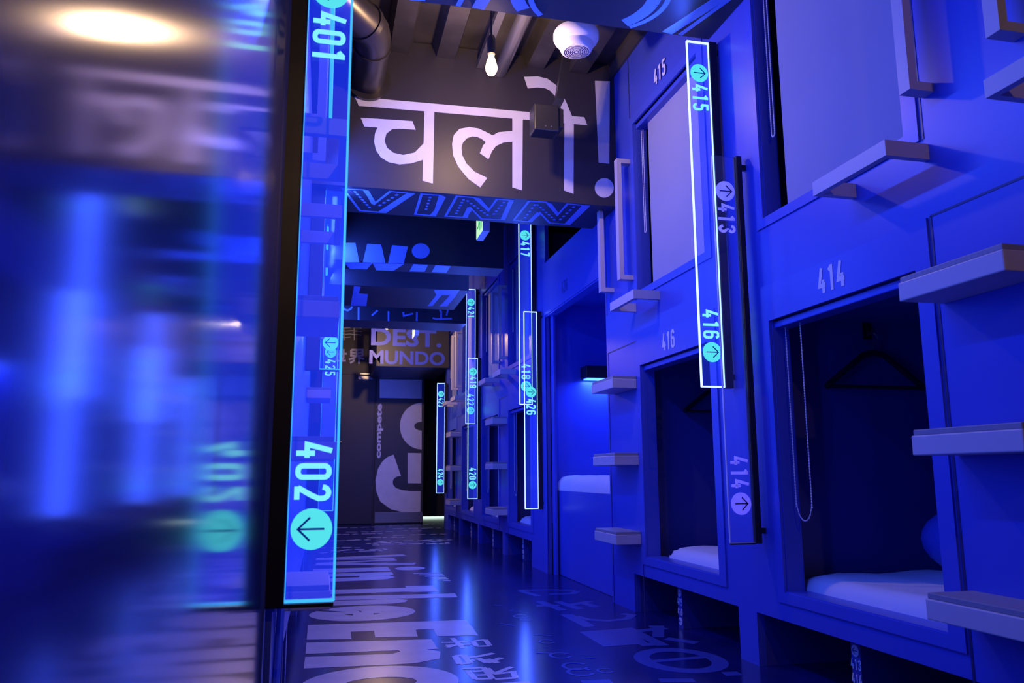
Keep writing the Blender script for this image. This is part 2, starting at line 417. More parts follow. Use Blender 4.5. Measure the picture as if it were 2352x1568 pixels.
dashes(b, (1655, 200), (1545, 410), 6, fk); dashes(b, (1690, 220), (1985, 430), 7, fk); dashes(b, (2180, 235), (2020, 420), 5, fk)
outl(b, [(380, 245), (540, 255), (640, 375), (735, 270), (930, 290), (750, 460), (570, 445), (480, 350), (400, 435), (240, 420)], fc)
fill(b, [(540, 255), (590, 270), (655, 360), (640, 378)], fc); fill(b, [(455, 345), (490, 365), (400, 435), (370, 430)], fc); fill(b, [(870, 285), (932, 290), (752, 460), (705, 455)], fc)
dashes(b, (440, 270), (330, 415), 5, fc); dashes(b, (450, 272), (630, 430), 7, fc); dashes(b, (800, 290), (650, 430), 5, fc)
link('lettering', b, 'vblue', beam2)
# big outlined letters under the first beam
b = NB(); z1 = 2.50
def ringZ(bm, cx, cy, rx, ry, w, z, a0=0, a1=360, n=40, nrm=NZ):
    pth = arc(cx, cy, rx, ry, a0, a1, n)
    for r in ribbon2(pth, w): poly(bm, [(p.x, p.y, z) for p in r], nrm)
for cx, w in ((.93, .055), (.985, .022)):
    for r in ribbon2(arc(cx, 2.66, .27, .24, 0, 360, 48), w):
        q = [Vector((p.x, p.y, z1)) for p in r]
        if all(2.405 < p.y < 2.84 for p in q): poly(bm=b, pts=q, n=NZ)
for (xa, xb, w) in ((1.345, 1.50, .05), (1.405, 1.52, .02), (.54, .60, .05), (.46, .51, .02), (.30, .22, .06), (.26, .19, .02)):
    for r in ribbon2([(xa, 2.84), (xb, 2.42)], w): poly(b, [(p.x, max(2.405, min(2.842, p.y)), z1) for p in r], NZ)
link('lettering', b, 'vblue', beam1)
# "win" on the third beam, wrapping from its face to its underside
b = NB(); Y3 = 5.41
for q in ([(110, 770), (260, 772), (310, 1020), (110, 1020)], [(410, 783), (590, 792), (645, 1030), (480, 1025), (355, 1020)], [(730, 800), (935, 818), (880, 1035), (680, 1032)]): traceY(b, q, fk, Y3)
traceY(b, [(1100+115*math.cos(a*math.pi/14), 875+98*math.sin(a*math.pi/14)) for a in range(28)], fk, Y3)
Z3 = 2.135
for q in ([(110, 1020), (480, 1026), (405, 1108), (190, 1105)], [(480, 1028), (885, 1040), (750, 1125), (530, 1120)], [(1005, 1042), (1195, 1048), (1150, 1138), (955, 1133)], [(1290, 1055), (1490, 1062), (1430, 1150), (1240, 1143)]):
    poly(b, [(lambda v: Vector((v.x, min(5.645, max(5.415, v.y)), Z3)))(onZ(*fk(*p), Z3)) for p in q], NZ)
link('lettering', b, 'vblue', beam3)
# large blurred blue letters beneath beam four and thin letters on beam five
b = NB()
for q in ([(240, 205), (330, 215), (300, 300), (420, 310), (400, 460), (200, 455)], [(1270, 255), (1600, 255), (1555, 320), (1300, 320)], [(1480, 320), (1560, 320), (1440, 465), (1340, 465)], [(1300, 320), (1370, 320), (1250, 460), (1190, 460)]):
    traceZ(b, q, fm, 2.135)
link('lettering', b, 'vblue', beam4)
b = NB()
def strokeY(bm, path, f, Y, w):
    q = [onY(*f(*p), Y) for p in path]
    for r in ribbon2([(p.x, p.z) for p in q], w): poly(bm, [(p.x, Y, p.y) for p in r], NY)
Y5 = 7.57; w5 = .016
for p in ([(300, 478), (300, 640)], [(545, 520), (470, 585)], [(685, 530), (685, 655)], [(875, 540), (880, 590), (1000, 560)], [(1050, 540), (1048, 655)],
          [(1340, 515), (1362, 530), (1362, 625)], [(1250, 618), (1300, 630), (1500, 625)], [(1465, 455), (1430, 585)], [(215, 470), (200, 500), (160, 520), (115, 505), (95, 465), (115, 420), (170, 410)],
          [(150, 320), (155, 355), (120, 375), (95, 365)], [(165, 150), (160, 280)], [(165, 232), (215, 232)], [(130, 150), (170, 150)]):
    strokeY(b, p, fm, Y5, w5)
link('lettering', b, 'vblue', beam5)

# far wall lettering
YW = YF-.001; uX = Vector((1, 0, 0)); uZ = Vector((0, 0, 1))
def textpx(bm, s, x0, x1, y0, y1, Y, bold=0.):
    a = onY(x0, y1, Y); c = onY(x1, y1, Y); d = onY(x0, y0, Y)
    text(bm, s, a, uX, uZ, c.x-a.x, d.z-a.z, bold)
b = NB(); textpx(b, 'DEST.', 852, 1014, 752, 793, 10.049, .03); textpx(b, 'MUNDO', 848, 1022, 803, 835, 10.049, .03)
link('lettering', b, 'vdeep', lintel)
b = NB()
def strokes(bm, lst, f, Y, w):
    for p in lst: strokeY(bm, p, f, Y, w)
strokes(b, [[(205, 1025), (350, 1025), (350, 1100), (205, 1100), (205, 1025)], [(205, 1062), (350, 1062)], [(278, 1025), (278, 1100)], [(275, 1100), (240, 1130), (175, 1150)], [(280, 1100), (320, 1130), (372, 1145)],
            [(245, 1130), (240, 1165), (190, 1195)], [(305, 1130), (305, 1205)],
            [(0, 1165), (135, 1165)], [(5, 1080), (150, 1075)], [(108, 1015), (105, 1140)], [(60, 1140), (105, 1140)], [(60, 1030), (60, 1140)], [(20, 1030), (20, 1165)]], fm, YW, .028)
strokes(b, [[(130, 265), (160, 270)], [(160, 262), (150, 300)], [(130, 300), (165, 330)], [(125, 330), (160, 340)], [(135, 350), (130, 400), (160, 405)], [(150, 350), (155, 400)], [(120, 385), (150, 380)]], fd, YW, .016)
strokes(b, [[(80, 700+40*i), (140, 706+40*i), (200, 700+40*i)] for i in range(5)]+[[(200, 690+45*i), (340, 700+45*i)] for i in range(4)]+[[(110, 650), (115, 900)], [(240, 660), (245, 900)]], fm, YW, .010)
link('lettering', b, 'vinyl', far)

# doors at the end
a = onY(868, 868, YF); c = onY(968, 868, YF)
b = NB(); box(b, a.x-.02, 1.395, YF-.02, YF, .01, 2.08, .004); door1 = link('door_1', b, 'black', kind='structure')
YD = YF-.02
b = NB()
traceY(b, [(400, 120), (780, 125), (778, 295), (400, 288)], fd, YD)
ring_o = [(778+196*math.cos(math.radians(a_)), 542+210*math.sin(math.radians(a_))) for a_ in range(90, 271, 10)]
ring_i = [(778+67*math.cos(math.radians(a_)), 542+40*math.sin(math.radians(a_))) for a_ in range(90, 271, 10)]
band(b, ring_o, ring_i, fd, YD)
traceY(b, [(652, 783), (775, 785), (772, 1058), (652, 1056)], fd, YD)
band(b, [(525, 798), (470, 820), (425, 860), (385, 925), (363, 1030), (370, 1130), (405, 1220), (500, 1290), (640, 1325), (765, 1328)],
        [(592, 990), (560, 995), (540, 1005), (524, 1022), (517, 1045), (522, 1070), (545, 1098), (600, 1118), (680, 1127), (768, 1127)], fd, YD)
link('lettering', b, 'vinyl', door1)
b = NB(); a0 = onY(878.5, 1052, YD-.001); a1 = onY(878.5, 927, YD-.001); a2 = onY(863, 1052, YD-.001)
text(b, 'compete', a0, Vector((0, 0, 1)), Vector((-1, 0, 0)), a1.z-a0.z, a0.x-a2.x, .035); link('lettering', b, 'vinyl', door1)
b = NB(); box(b, a.x, 1.39, YD-.004, YD, .02, .16, .001); link('kick_plate', b, 'steel', door1)
c0 = onY(790, 900, YF); c1 = onY(852, 900, YF)
b = NB(); box(b, c0.x-.45, c1.x+.05, YF-.02, YF, .01, 2.08, .004); door2 = link('door_2', b, 'black', kind='structure')
q = onY(822, 872, YD); b = NB(); box(b, q.x, q.x+.20, YD-.06, YD, q.z, q.z+.05, .004); clo = link('door_closer', b, 'steel', door2)
b = NB(); box(b, q.x+.03, q.x+.23, YD-.05, YD-.035, q.z+.075, q.z+.09); link('closer_arm', b, 'steel', clo)
q = onY(780, 1015, YD); b = NB(); cyl(b, (q.x, YD, q.z), (q.x, YD-.05, q.z), .012); cyl(b, (q.x-.05, YD-.05, q.z), (q.x+.03, YD-.05, q.z), .009); link('door_handle', b, 'steel', door2)

# ================================================================== FLOOR LETTERING
b = NB(); zf = 0.0; UP = Vector((0, 0, 1))
def fp(pts): poly(b, [(p[0], p[1], zf) for p in pts], UP, .0008)
def fr(path, w, closed=False):
    for r in ribbon2(path, w, closed): fp(r)
def fe(cx, cy, rx, ry, rx2, ry2, a0=0, a1=360, n=40):
    o = arc(cx, cy, rx, ry, a0, a1, n); i = arc(cx, cy, rx2, ry2, a0, a1, n)
    for k in range(n): fp([o[k], o[k+1], i[k+1], i[k]])
xb = -.04
# E
fp([(xb, 3.92), (.68, 3.86), (.68, 3.52+.14), (xb, 3.73)]); fp([(xb, 3.74), (.145, 3.73), (.143, 3.55), (xb, 3.585)]); fp([(.245, 3.72), (.428, 3.70), (.418, 3.53), (.242, 3.56)]); fp([(.503, 3.68), (.68, 3.67), (.672, 3.49), (.50, 3.52)])
# n
fp([(xb, 3.52), (.467, 3.46), (.467, 3.27), (xb, 3.31)]); 
fp([(.30, 3.33), (.40, 3.30), (.47, 3.22), (.45, 3.10), (.35, 3.05), (.28, 3.05), (.28, 3.22), (.32, 3.26)]); fp([(xb, 3.255), (.29, 3.225), (.29, 3.05), (xb, 3.07)])
# d
fe(.21, 2.80, .26, .235, .12, .075); fp([(xb, 2.72), (.69, 2.70), (.69, 2.50), (xb, 2.52)])
# e
fe(.22, 4.185, .26, .22, .10, .07, 150, 500); fp([(.17, 4.34), (.27, 4.34), (.27, 4.10), (.17, 4.10)]); fp([(.20, 4.02), (.25, 4.12), (.0, 4.25), (.0, 4.1)]) if False else None
fe(.22, 4.185, .105, .075, .02, .02, -30, 200)
# h
fp([(xb, 4.79), (.77, 4.71), (.76, 4.57), (xb, 4.65)]); fp([(xb, 4.615), (.30, 4.60), (.42, 4.60), (.48, 4.54), (.46, 4.47), (.38, 4.44), (xb, 4.46)])
# t
fp([(xb, 5.06), (.52, 5.02), (.52, 5.10), (.69, 5.08), (.69, 4.82), (.55, 4.83), (.50, 4.86), (xb, 4.88)])
# i, n
fp([(xb, 6.17), (.50, 6.15), (.50, 5.93), (xb, 5.93)]); fe(.65, 6.03, .11, .11, .001, .001)
fp([(xb, 5.86), (.50, 5.84), (.50, 5.68), (xb, 5.70)]); fp([(.28, 5.70), (.47, 5.66), (.50, 5.55), (.44, 5.46), (.30, 5.43), (xb, 5.43), (xb, 5.60), (.26, 5.60)])
# W
for ya, yb, w in ((7.05, 6.82, .15), (6.62, 6.82, .12), (6.62, 6.50, .12), (6.28, 6.50, .15)): pass
fr([(.71, 7.02), (-.02, 6.90)], .14); fr([(-.02, 6.86), (.60, 6.74)], .10); fr([(.60, 6.66), (-.02, 6.54)], .10); fr([(-.02, 6.50), (.72, 6.32)], .14)
link('floor_lettering', b, 'vinylf', floor)
# smaller signs beside the big words
b = NB()
fg = lambda x, y: (1000+x/3.36, 1320+y/3.36)
def fstroke(paths, w):
    for pth in paths:
        q = [onZ(*fg(*p), 0) for p in pth]
        fr([(p.x, p.y) for p in q], w)
fstroke([[(45, 522), (150, 520)], [(80, 545), (165, 540)], [(90, 560), (200, 530)], [(130, 488), (215, 565)], [(165, 515), (255, 515)], [(185, 540), (280, 535)], [(300, 510), (380, 500)], [(385, 500), (420, 545)], [(420, 548), (320, 552)], [(320, 552), (290, 512)]], .022)
fstroke([[(150, 625), (215, 620)], [(215, 620), (270, 680)], [(270, 680), (190, 688)], [(190, 688), (150, 625)], [(230, 640), (330, 630)], [(250, 670), (300, 655)], [(330, 630), (450, 605)], [(330, 645), (400, 680)], [(400, 680), (510, 640)], [(400, 650), (480, 680)]], .026)
fstroke([[(210, 725), (370, 715)], [(370, 715), (440, 800)], [(440, 800), (310, 805)], [(310, 805), (250, 740)], [(290, 745), (380, 740)], [(320, 775), (400, 770)], [(400, 720), (450, 765)], [(450, 765), (590, 710)], [(450, 765), (600, 750)], [(600, 745), (620, 795)], [(620, 795), (460, 805)]], .022)
fp([(.52, 5.75), (.66, 5.70), (.72, 5.20), (.60, 5.25)]) if False else None
for i in range(6): fr([(.64+.03*i, 5.72-.085*i), (.83, 5.70-.085*i)], .035)
# rows of small far-off words, only streaks from here
for j, (yy, x0, x1) in enumerate(((7.45, .0, .55), (7.62, .10, .60), (7.9, -.02, .35), (8.1, .5, 1.25), (8.3, .45, 1.2), (8.5, .6, 1.35), (8.75, .1, .5), (9.0, .5, .9), (9.3, .8, 1.4), (9.6, .15, .7), (9.95, .3, 1.2), (10.4, .9, 1.5), (10.8, .2, .9), (11.1, .9, 1.5))):
    x = x0
    while x < x1:
        l = random.uniform(.04, .16); fr([(x, yy+random.uniform(-.05, .05)), (min(x1, x+l), yy+random.uniform(-.05, .05))], random.uniform(.03, .07)); x += l+random.uniform(.02, .06)
link('floor_lettering', b, 'vinylf', floor)
b = NB()
# dim blue-grey words
fstroke([[(800, 205), (990, 275)], [(780, 240), (960, 235)], [(940, 205), (1120, 265)], [(1010, 235), (1200, 205)], [(1120, 210), (1250, 250)]], .05)
fp([tuple(onZ(*fg(*p), 0))[:2] for p in [(960, 305), (1060, 305), (1240, 395), (1150, 405)]]); 
fstroke([[(1080, 320), (1180, 345), (1330, 355), (1480, 340), (1520, 310), (1440, 300)]], .04)
fp([tuple(onZ(*fg(*p), 0))[:2] for p in [(1110, 440), (1500, 410), (1640, 530), (1300, 555)]])
fstroke([[(1480, 410), (1760, 545)], [(1500, 440), (1780, 410)], [(1650, 400), (1720, 400), (1720, 480)], [(1780, 490), (2020, 525)], [(1580, 540), (1760, 530)]], .05)
fe(*(onZ(*fg(1890, 655), 0)[:2]), .165, .20, .105, .14)
q = onZ(*fg(1890, 655), 0); fr([(q.x-.12, q.y-.0), (q.x+.13, q.y+.02)], .035)
fstroke([[(1130, 830), (1360, 822)], [(1730, 815), (2000, 815)], [(2230, 765), (2350, 760)]], .05)
fstroke([[(640, 120), (900, 115), (1080, 120)], [(660, 125), (800, 165)], [(880, 150), (1060, 145), (1100, 125)]], .045)
for (x_, y_, r_) in ((965, 622, .045), (1120, 750, .05), (1080, 705, .05), (660, 320, .04), (700, 345, .03), (860, 515, .035), (1310, 740, .03), (620, 275, .03)):
    q = onZ(*fg(x_, y_), 0); fe(q.x, q.y, r_, r_*1.15, r_*.72, r_*.85, 20, 330)
fstroke([[(450, 230), (520, 240)], [(500, 375), (620, 395)], [(760, 460), (900, 470)], [(780, 600), (900, 605)], [(1120, 645), (1230, 640)]], .012)
link('floor_lettering', b, 'vinyld', floor)

# ================================================================== CAPSULES
def number(bm, s, y, z, h): digits(bm, s, (XR-.0062, y, z), (0, -1, 0), (0, 0, 1), h, gap=.58, thick=.165)
def chain(parent, y0, y1, ztop, zbot, x):
    b = NB(); w = (y1-y0)/2; pts = []
    pts += [(x, y1, ztop-(ztop-zbot-w)*i/10) for i in range(11)]
    pts += [(x, (y0+y1)/2+w*math.cos(a), zbot+w*1.6+math.sin(a)*w*1.6) for a in [-math.pi*i/12 for i in range(1, 12)]]
    pts += [(x, y0, zbot+w+(ztop-zbot-w)*i/10) for i in range(11)]
    tube(b, pts, .0016, 6)
    L = 0
    for i in range(len(pts)-1):
        a_ = Vector(pts[i]); c_ = Vector(pts[i+1]); n = max(1, int((c_-a_).length/.009))
        for k in range(n):
            bmesh.ops.create_icosphere(b, subdivisions=1, radius=.0032, matrix=Matrix.Translation(a_.lerp(c_, k/n)))
    return link('pull_chain', b, 'chain', parent, True)
def capsule(y0, y1, upper, num, label, blind=False, ny=None, nz=None, drop=None):
    z0, z1 = (ZU if upper else ZL)
    t = thing('sleeping_capsule', label, 'capsule bed', (XR, (y0+y1)/2, z0), 'capsules of the right row')
    b = NB(); ztop = z1+.045 if upper else 1.344
    # raised front frame with a hole, 6 mm proud
    hh = [(y0, y1, z0, z1)]
    grid_wall(b, 'Y', XR-.006, XR+.004, [y0-.055, y1+.045], [z0-.035, ztop], hh)
    link('front_frame', b, 'paint', t)
    # deep liner
    b = NB(); d = 2.95; e = .10
    yy0, yy1 = y0-e, y1+e
    box(b, XR+.031, XR+.05, yy0-.02, y0-.02, z0-.02, z1+.03); box(b, XR+.031, XR+.05, y1+.02, yy1+.02, z0-.02, z1+.03)
    box(b, XR+.031, d, yy0-.02, yy0, z0-.05, z1+.05); box(b, XR+.031, d, yy1, yy1+.02, z0-.05, z1+.05)
    box(b, d, d+.02, yy0-.02, yy1+.02, z0-.05, z1+.05)
    box(b, XR+.031, d, yy0, yy1, z0-.05, z0-.03); box(b, XR+.031, d, yy0, yy1, z1+.03, z1+.05)
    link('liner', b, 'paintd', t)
    # jamb tracks
    b = NB(); box(b, XR+.005, XR+.07, y1-.004, y1+.018, z0, z1); box(b, XR+.005, XR+.07, y0-.018, y0+.004, z0, z1); box(b, XR+.0, XR+.09, y0, y1, z0-.018, z0+.004); 
    link('jamb', b, 'paint', t)
    # header cassette
    b = NB(); box(b, XR+.012, XR+.075, y0+.004, y1-.004, z1-.028, z1-.004, .003); link('blind_cassette', b, 'paint', t)
    b = NB()
    if ny: number(b, num, ny, nz, .082); link('number_lettering', b, 'vinyl', t)
    else: b.free()
    if blind:
        b = NB(); box(b, XR+.045, XR+.048, y0+.006, y1-.085, z0+.004, z1-.02)
        cyl(b, (XR+.0465, y0+.006, z0+.012), (XR+.0465, y1-.085, z0+.012), .007)
        bl = link('roller_blind', b, 'blind', t)
        chain(bl, y1-.055, y1-.035, z1-.05, z0+.30, XR+.03)
    elif drop:
        chain(t, y1-.12, y1-.03, z1-.02, drop, XR+.04)
    return t
info = [('413', '414', 0), ('415', '416', 1), ('417', '418', 2), ('419', '420', 3), ('421', '422', 4), ('423', '424', 5)]
capsule(*BAYS[0], True, '413', 'upper capsule with closed blind above capsule 414, nearest at the right edge', blind=True)
capsule(*BAYS[0], False, '414', 'open lower capsule numbered 414 with hanging bead chain and coat hanger', ny=2.195, nz=1.243, drop=.52)
capsule(*BAYS[1], True, '415', 'upper capsule numbered 415 with pale closed blind', blind=True, ny=3.40, nz=2.565)
capsule(*BAYS[1], False, '416', 'open lower capsule numbered 416 beside the column of steps', ny=3.415, nz=1.243)
capsule(*BAYS[2], True, '417', 'upper capsule beside the far side of the lit sign 417 with lowered blind', blind=True)
capsule(*BAYS[2], False, '418', 'open lower capsule behind the sign 426 with a bead chain loop', drop=.50)
capsule(*BAYS[3], True, '419', 'upper capsule with grab handles right of the sign 419', blind=True)
capsule(*BAYS[3], False, '420', 'open lower capsule just right of the low sign 420', drop=.50)
capsule(*BAYS[4], True, '421', 'upper capsule left of the sign 421 in the far row', blind=True)
capsule(*BAYS[4], False, '422', 'open lower capsule below and left of the sign 422', drop=.50)
capsule(*BAYS[5], True, '423', 'upper capsule at the far end of the row above sign 423', blind=True)
capsule(*BAYS[5], False, '424', 'open lower capsule at the far end beside the sign 424', drop=.50)
capsule(*NEAR, False, '412', 'lower capsule beyond the near steps at the right edge')

# tall niche 426
t = thing('sleeping_niche', 'tall open niche numbered 426 with raised bed and reading lamp', 'capsule bed', (XR, 4.8, 0))
b = NB(); box(b, XR-.006, XR+.004, 4.19, 5.49, 1.81, 2.2); box(b, XR, XR+.06, 4.19, 5.49, 1.80, 1.835)
box(b, XR-.006, XR+.004, 5.45, 5.53, 0, 1.81); link('front_frame', b, 'paint', t)
b = NB(); box(b, XR+.031, 2.5, 5.46, 5.48, 0, 2.2); box(b, XR+.031, 2.5, 4.165, 4.185, 0, 2.2); box(b, 2.5, 2.52, 4.165, 5.48, 0, 2.2); box(b, XR+.031, 2.5, 4.185, 5.46, 1.9, 1.92)
link('liner', b, 'paint', t)
b = NB(); box(b, XR+.03, XR+.045, 5.36, 5.455, 0, 1.81); box(b, XR+.03, XR+.06, 5.43, 5.455, 0, 1.81); link('jamb', b, 'paint', t)
b = NB(); box(b, 1.60, 2.49, 4.30, 5.42, 0, .565, .004); link('bed_base', b, 'paint', t)
b = NB(); number(b, '426', 5.02, 1.875, .082); link('number_lettering', b, 'vinyld', t)
b = NB(); box(b, 1.80, 2.10, 5.33, 5.459, 1.352, 1.44, .006); rl = tag(link('reading_lamp', b, 'blackp'), 'dark reading lamp glowing blue beneath on the wall inside niche 426', 'lamp')
b = NB(); box(b, 1.82, 2.08, 5.345, 5.45, 1.346, 1.352); link('diffuser', b, 'read', rl)
area('reading_light', (1.95, 5.40, 1.34), (0, 0, 0), .25, .08, 7.0, (.04, .10, 1))
# mattresses
def mattress(x0, x1, y0, y1, z0, z1, label, g=None):
    b = NB(); nx, ny = 26, 18
    rnd = random.Random(label)
    V = [[None]*(ny+1) for _ in range(nx+1)]
    for i in range(nx+1):
        for j in range(ny+1):
            u, v = .5-.5*math.cos(math.pi*i/nx), .5-.5*math.cos(math.pi*j/ny)
            e = min(u*(x1-x0), (1-u)*(x1-x0), v*(y1-y0), (1-v)*(y1-y0)); k = min(1, e/.05); k = math.sqrt(max(0, 1-(1-k)**2))
            z = z0+(z1-z0)*(.25+.75*k)+.004*math.sin(9*u*3+v*5)+rnd.uniform(-.0015, .0015)
            V[i][j] = b.verts.new((x0+u*(x1-x0), y0+v*(y1-y0), z))
    for i in range(nx):
        for j in range(ny): b.faces.new((V[i][j], V[i+1][j], V[i+1][j+1], V[i][j+1]))
    edge = [V[i][0] for i in range(nx+1)]+[V[nx][j] for j in range(1, ny+1)]+[V[i][ny] for i in range(nx-1, -1, -1)]+[V[0][j] for j in range(ny-1, 0, -1)]
    lo = [b.verts.new((v.co.x, v.co.y, z0)) for v in edge]; n = len(edge)
    for i in range(n): b.faces.new((edge[i], lo[i], lo[(i+1) % n], edge[(i+1) % n]))
    b.faces.new(lo); bmesh.ops.recalc_face_normals(b, faces=b.faces)
    return tag(link('mattress', b, 'sheet', None, True), label, 'mattress', g)
mattress(1.615, 2.9, 1.72, 2.55, .25, .335, 'white sheeted mattress in the open capsule numbered 414 beside the beaded chain')
mattress(1.615, 2.9, 2.90, 3.62, .25, .335, 'white sheeted mattress in the open capsule numbered 416 left of the unlit sign')
mattress(1.60, 2.48, 4.33, 5.42, .565, .665, 'white mattress on the raised bed of niche 426')
for k, nm in ((2, 'behind the sign 426'), (3, 'right of the sign 420'), (4, 'left of the sign 420'), (5, 'at the far end of the row')):
    y0, y1 = BAYS[k]; mattress(1.615, 2.9, y0-.03, y1-.05, .25, .335, 'small white mattress in the open capsule '+nm)
# pillow by capsule 414's near jamb
b = NB(); bmesh.ops.create_uvsphere(b, u_segments=20, v_segments=12, radius=1, matrix=Matrix.Translation((2.10, 2.24, .455)) @ Matrix.Diagonal((.16, .20, .115, 1)))
tag(link('pillow', b, 'paint', None, True), 'rolled bluish pillow on the mattress of capsule 414', 'pillow')
# coat hangers
def hanger(y, x0, x1, zb, label):
    xc = (x0+x1)/2; h = (x1-x0)/2
    t = thing('coat_hanger', label, 'hanger', (xc, y-.03, zb))
    b = NB(); yy = y-.03
    tube(b, [(x0, yy, zb), (x0+.01, yy, zb+.012), (xc-.10, yy, zb+.085), (xc-.045, yy, zb+.125), (xc, yy, zb+.135), (xc+.045, yy, zb+.125), (xc+.10, yy, zb+.085), (x1-.01, yy, zb+.012), (x1, yy, zb)], .0115, 8)
    tube(b, [(x0+.005, yy, zb+.004), (x1-.005, yy, zb+.004)], .007, 8)
    link('body', b, 'blackp', t, True)
    b = NB(); tube(b, [(xc, yy, zb+.13), (xc, yy, zb+.165)]+[(xc+.022*math.sin(a), yy, zb+.19-.022*math.cos(a)) for a in [i*math.pi/6 for i in range(0, 9)]], .0028, 8); link('hook', b, 'steel', t, True)
    b = NB(); box(b, xc-.018, xc+.018, y-.006, y-.0005, zb+.19, zb+.26, .002); tube(b, [(xc-.006, y-.005, zb+.225), (xc-.006, y-.035, zb+.212), (xc-.006, y-.045, zb+.225)], .006)
    tag(link('wall_hook', b, 'blackp'), 'black wall hook above '+('the fully seen hanger in capsule 414' if y < 3 else 'the half hidden hanger in capsule 416'), 'hook')
hanger(2.60, 1.80, 2.22, 1.0-.01, 'large black coat hanger seen fully inside the open capsule 414')
hanger(3.80, 1.80, 2.22, 1.0-.01, 'half hidden black coat hanger inside capsule 416 behind the lit sign')

# ================================================================== LADDERS
def ubar_h(bm, x, y0, y1, z0, z1, side=-1, XW=XR, t=.02, dep=.134):
    xo = XW+side*dep; xi = xo-side*t
    pts = [(XW, y0), (xo, y0), (xo, y1), (XW, y1), (XW, y1-t), (xi, y1-t), (xi, y0+t), (XW, y0+t)]
    poly(bm, [(p[0], p[1], z0) for p in (pts if side > 0 else pts[::-1])], (0, 0, 1), z1-z0)
    bmesh.ops.recalc_face_normals(bm, faces=bm.faces)
def handle(bm, y0, y1, z0, z1, side=-1, XW=XR, dep=.076, t=.024):
    xo = XW+side*dep; xi = xo-side*t
    pts = [(XW, z0), (xo, z0), (xo, z1), (XW, z1), (XW, z1-t), (xi, z1-t), (xi, z0+t), (XW, z0+t)]
    poly(bm, [(p[0], y0, p[1]) for p in pts], (0, 1, 0), y1-y0)
    bmesh.ops.recalc_face_normals(bm, faces=bm.faces)
def ladder(yc, label, side=-1, XW=XR, rails=(1, 1), handles=(1, 1), h=.33):
    t = thing('capsule_ladder', label, 'ladder', (XW, yc, .3), 'ladders between capsules')
    for z0 in (.335, .72, 1.105):
        xo = XW+side*.132
        b = NB(); box(b, min(XW, xo), max(XW, xo), yc-.162, yc+.162, z0, z0+.048, .003); s = link('step', b, 'step', t)
        b = NB(); box(b, min(XW, xo-side*.004), max(XW, xo-side*.004), yc-.158, yc+.158, z0+.048, z0+.062, .002); link('tread', b, 'tread', s)
    for k, (a0, a1) in enumerate(((yc-.482, yc-.162), (yc+.162, yc+.482))):
        if rails[k]:
            b = NB(); ubar_h(b, XW, a0, a1, 1.497, 1.540, side, XW); link('foot_rail', b, 'step', t)
    for k, (a0, a1) in enumerate(((yc-.165, yc-.125), (yc+.123, yc+.163))):
        if handles[k]:
            b = NB(); handle(b, a0, a1, 1.670, 2.328, side, XW); link('grab_handle', b, 'step', t)
    return t
ladder(1.527, 'near right ladder of wide steps with a foot rail under the 413 blind')
ladder(3.922, 'ladder of short steps and upright grab handles between niche 426 and capsule 416', rails=(1, 0))
ladder(6.85, 'far ladder right of the lit sign 419 with pinkish handles')
ladder(9.19, 'farthest ladder at the end of the right row beside the sign 424')
LG = ladder(2.36, 'ladder on the left row seen through the near lit sign 402', 1, XL, rails=(1, 1))
ladder(4.75, 'second ladder on the left row seen through the near lit sign 402', 1, XL)

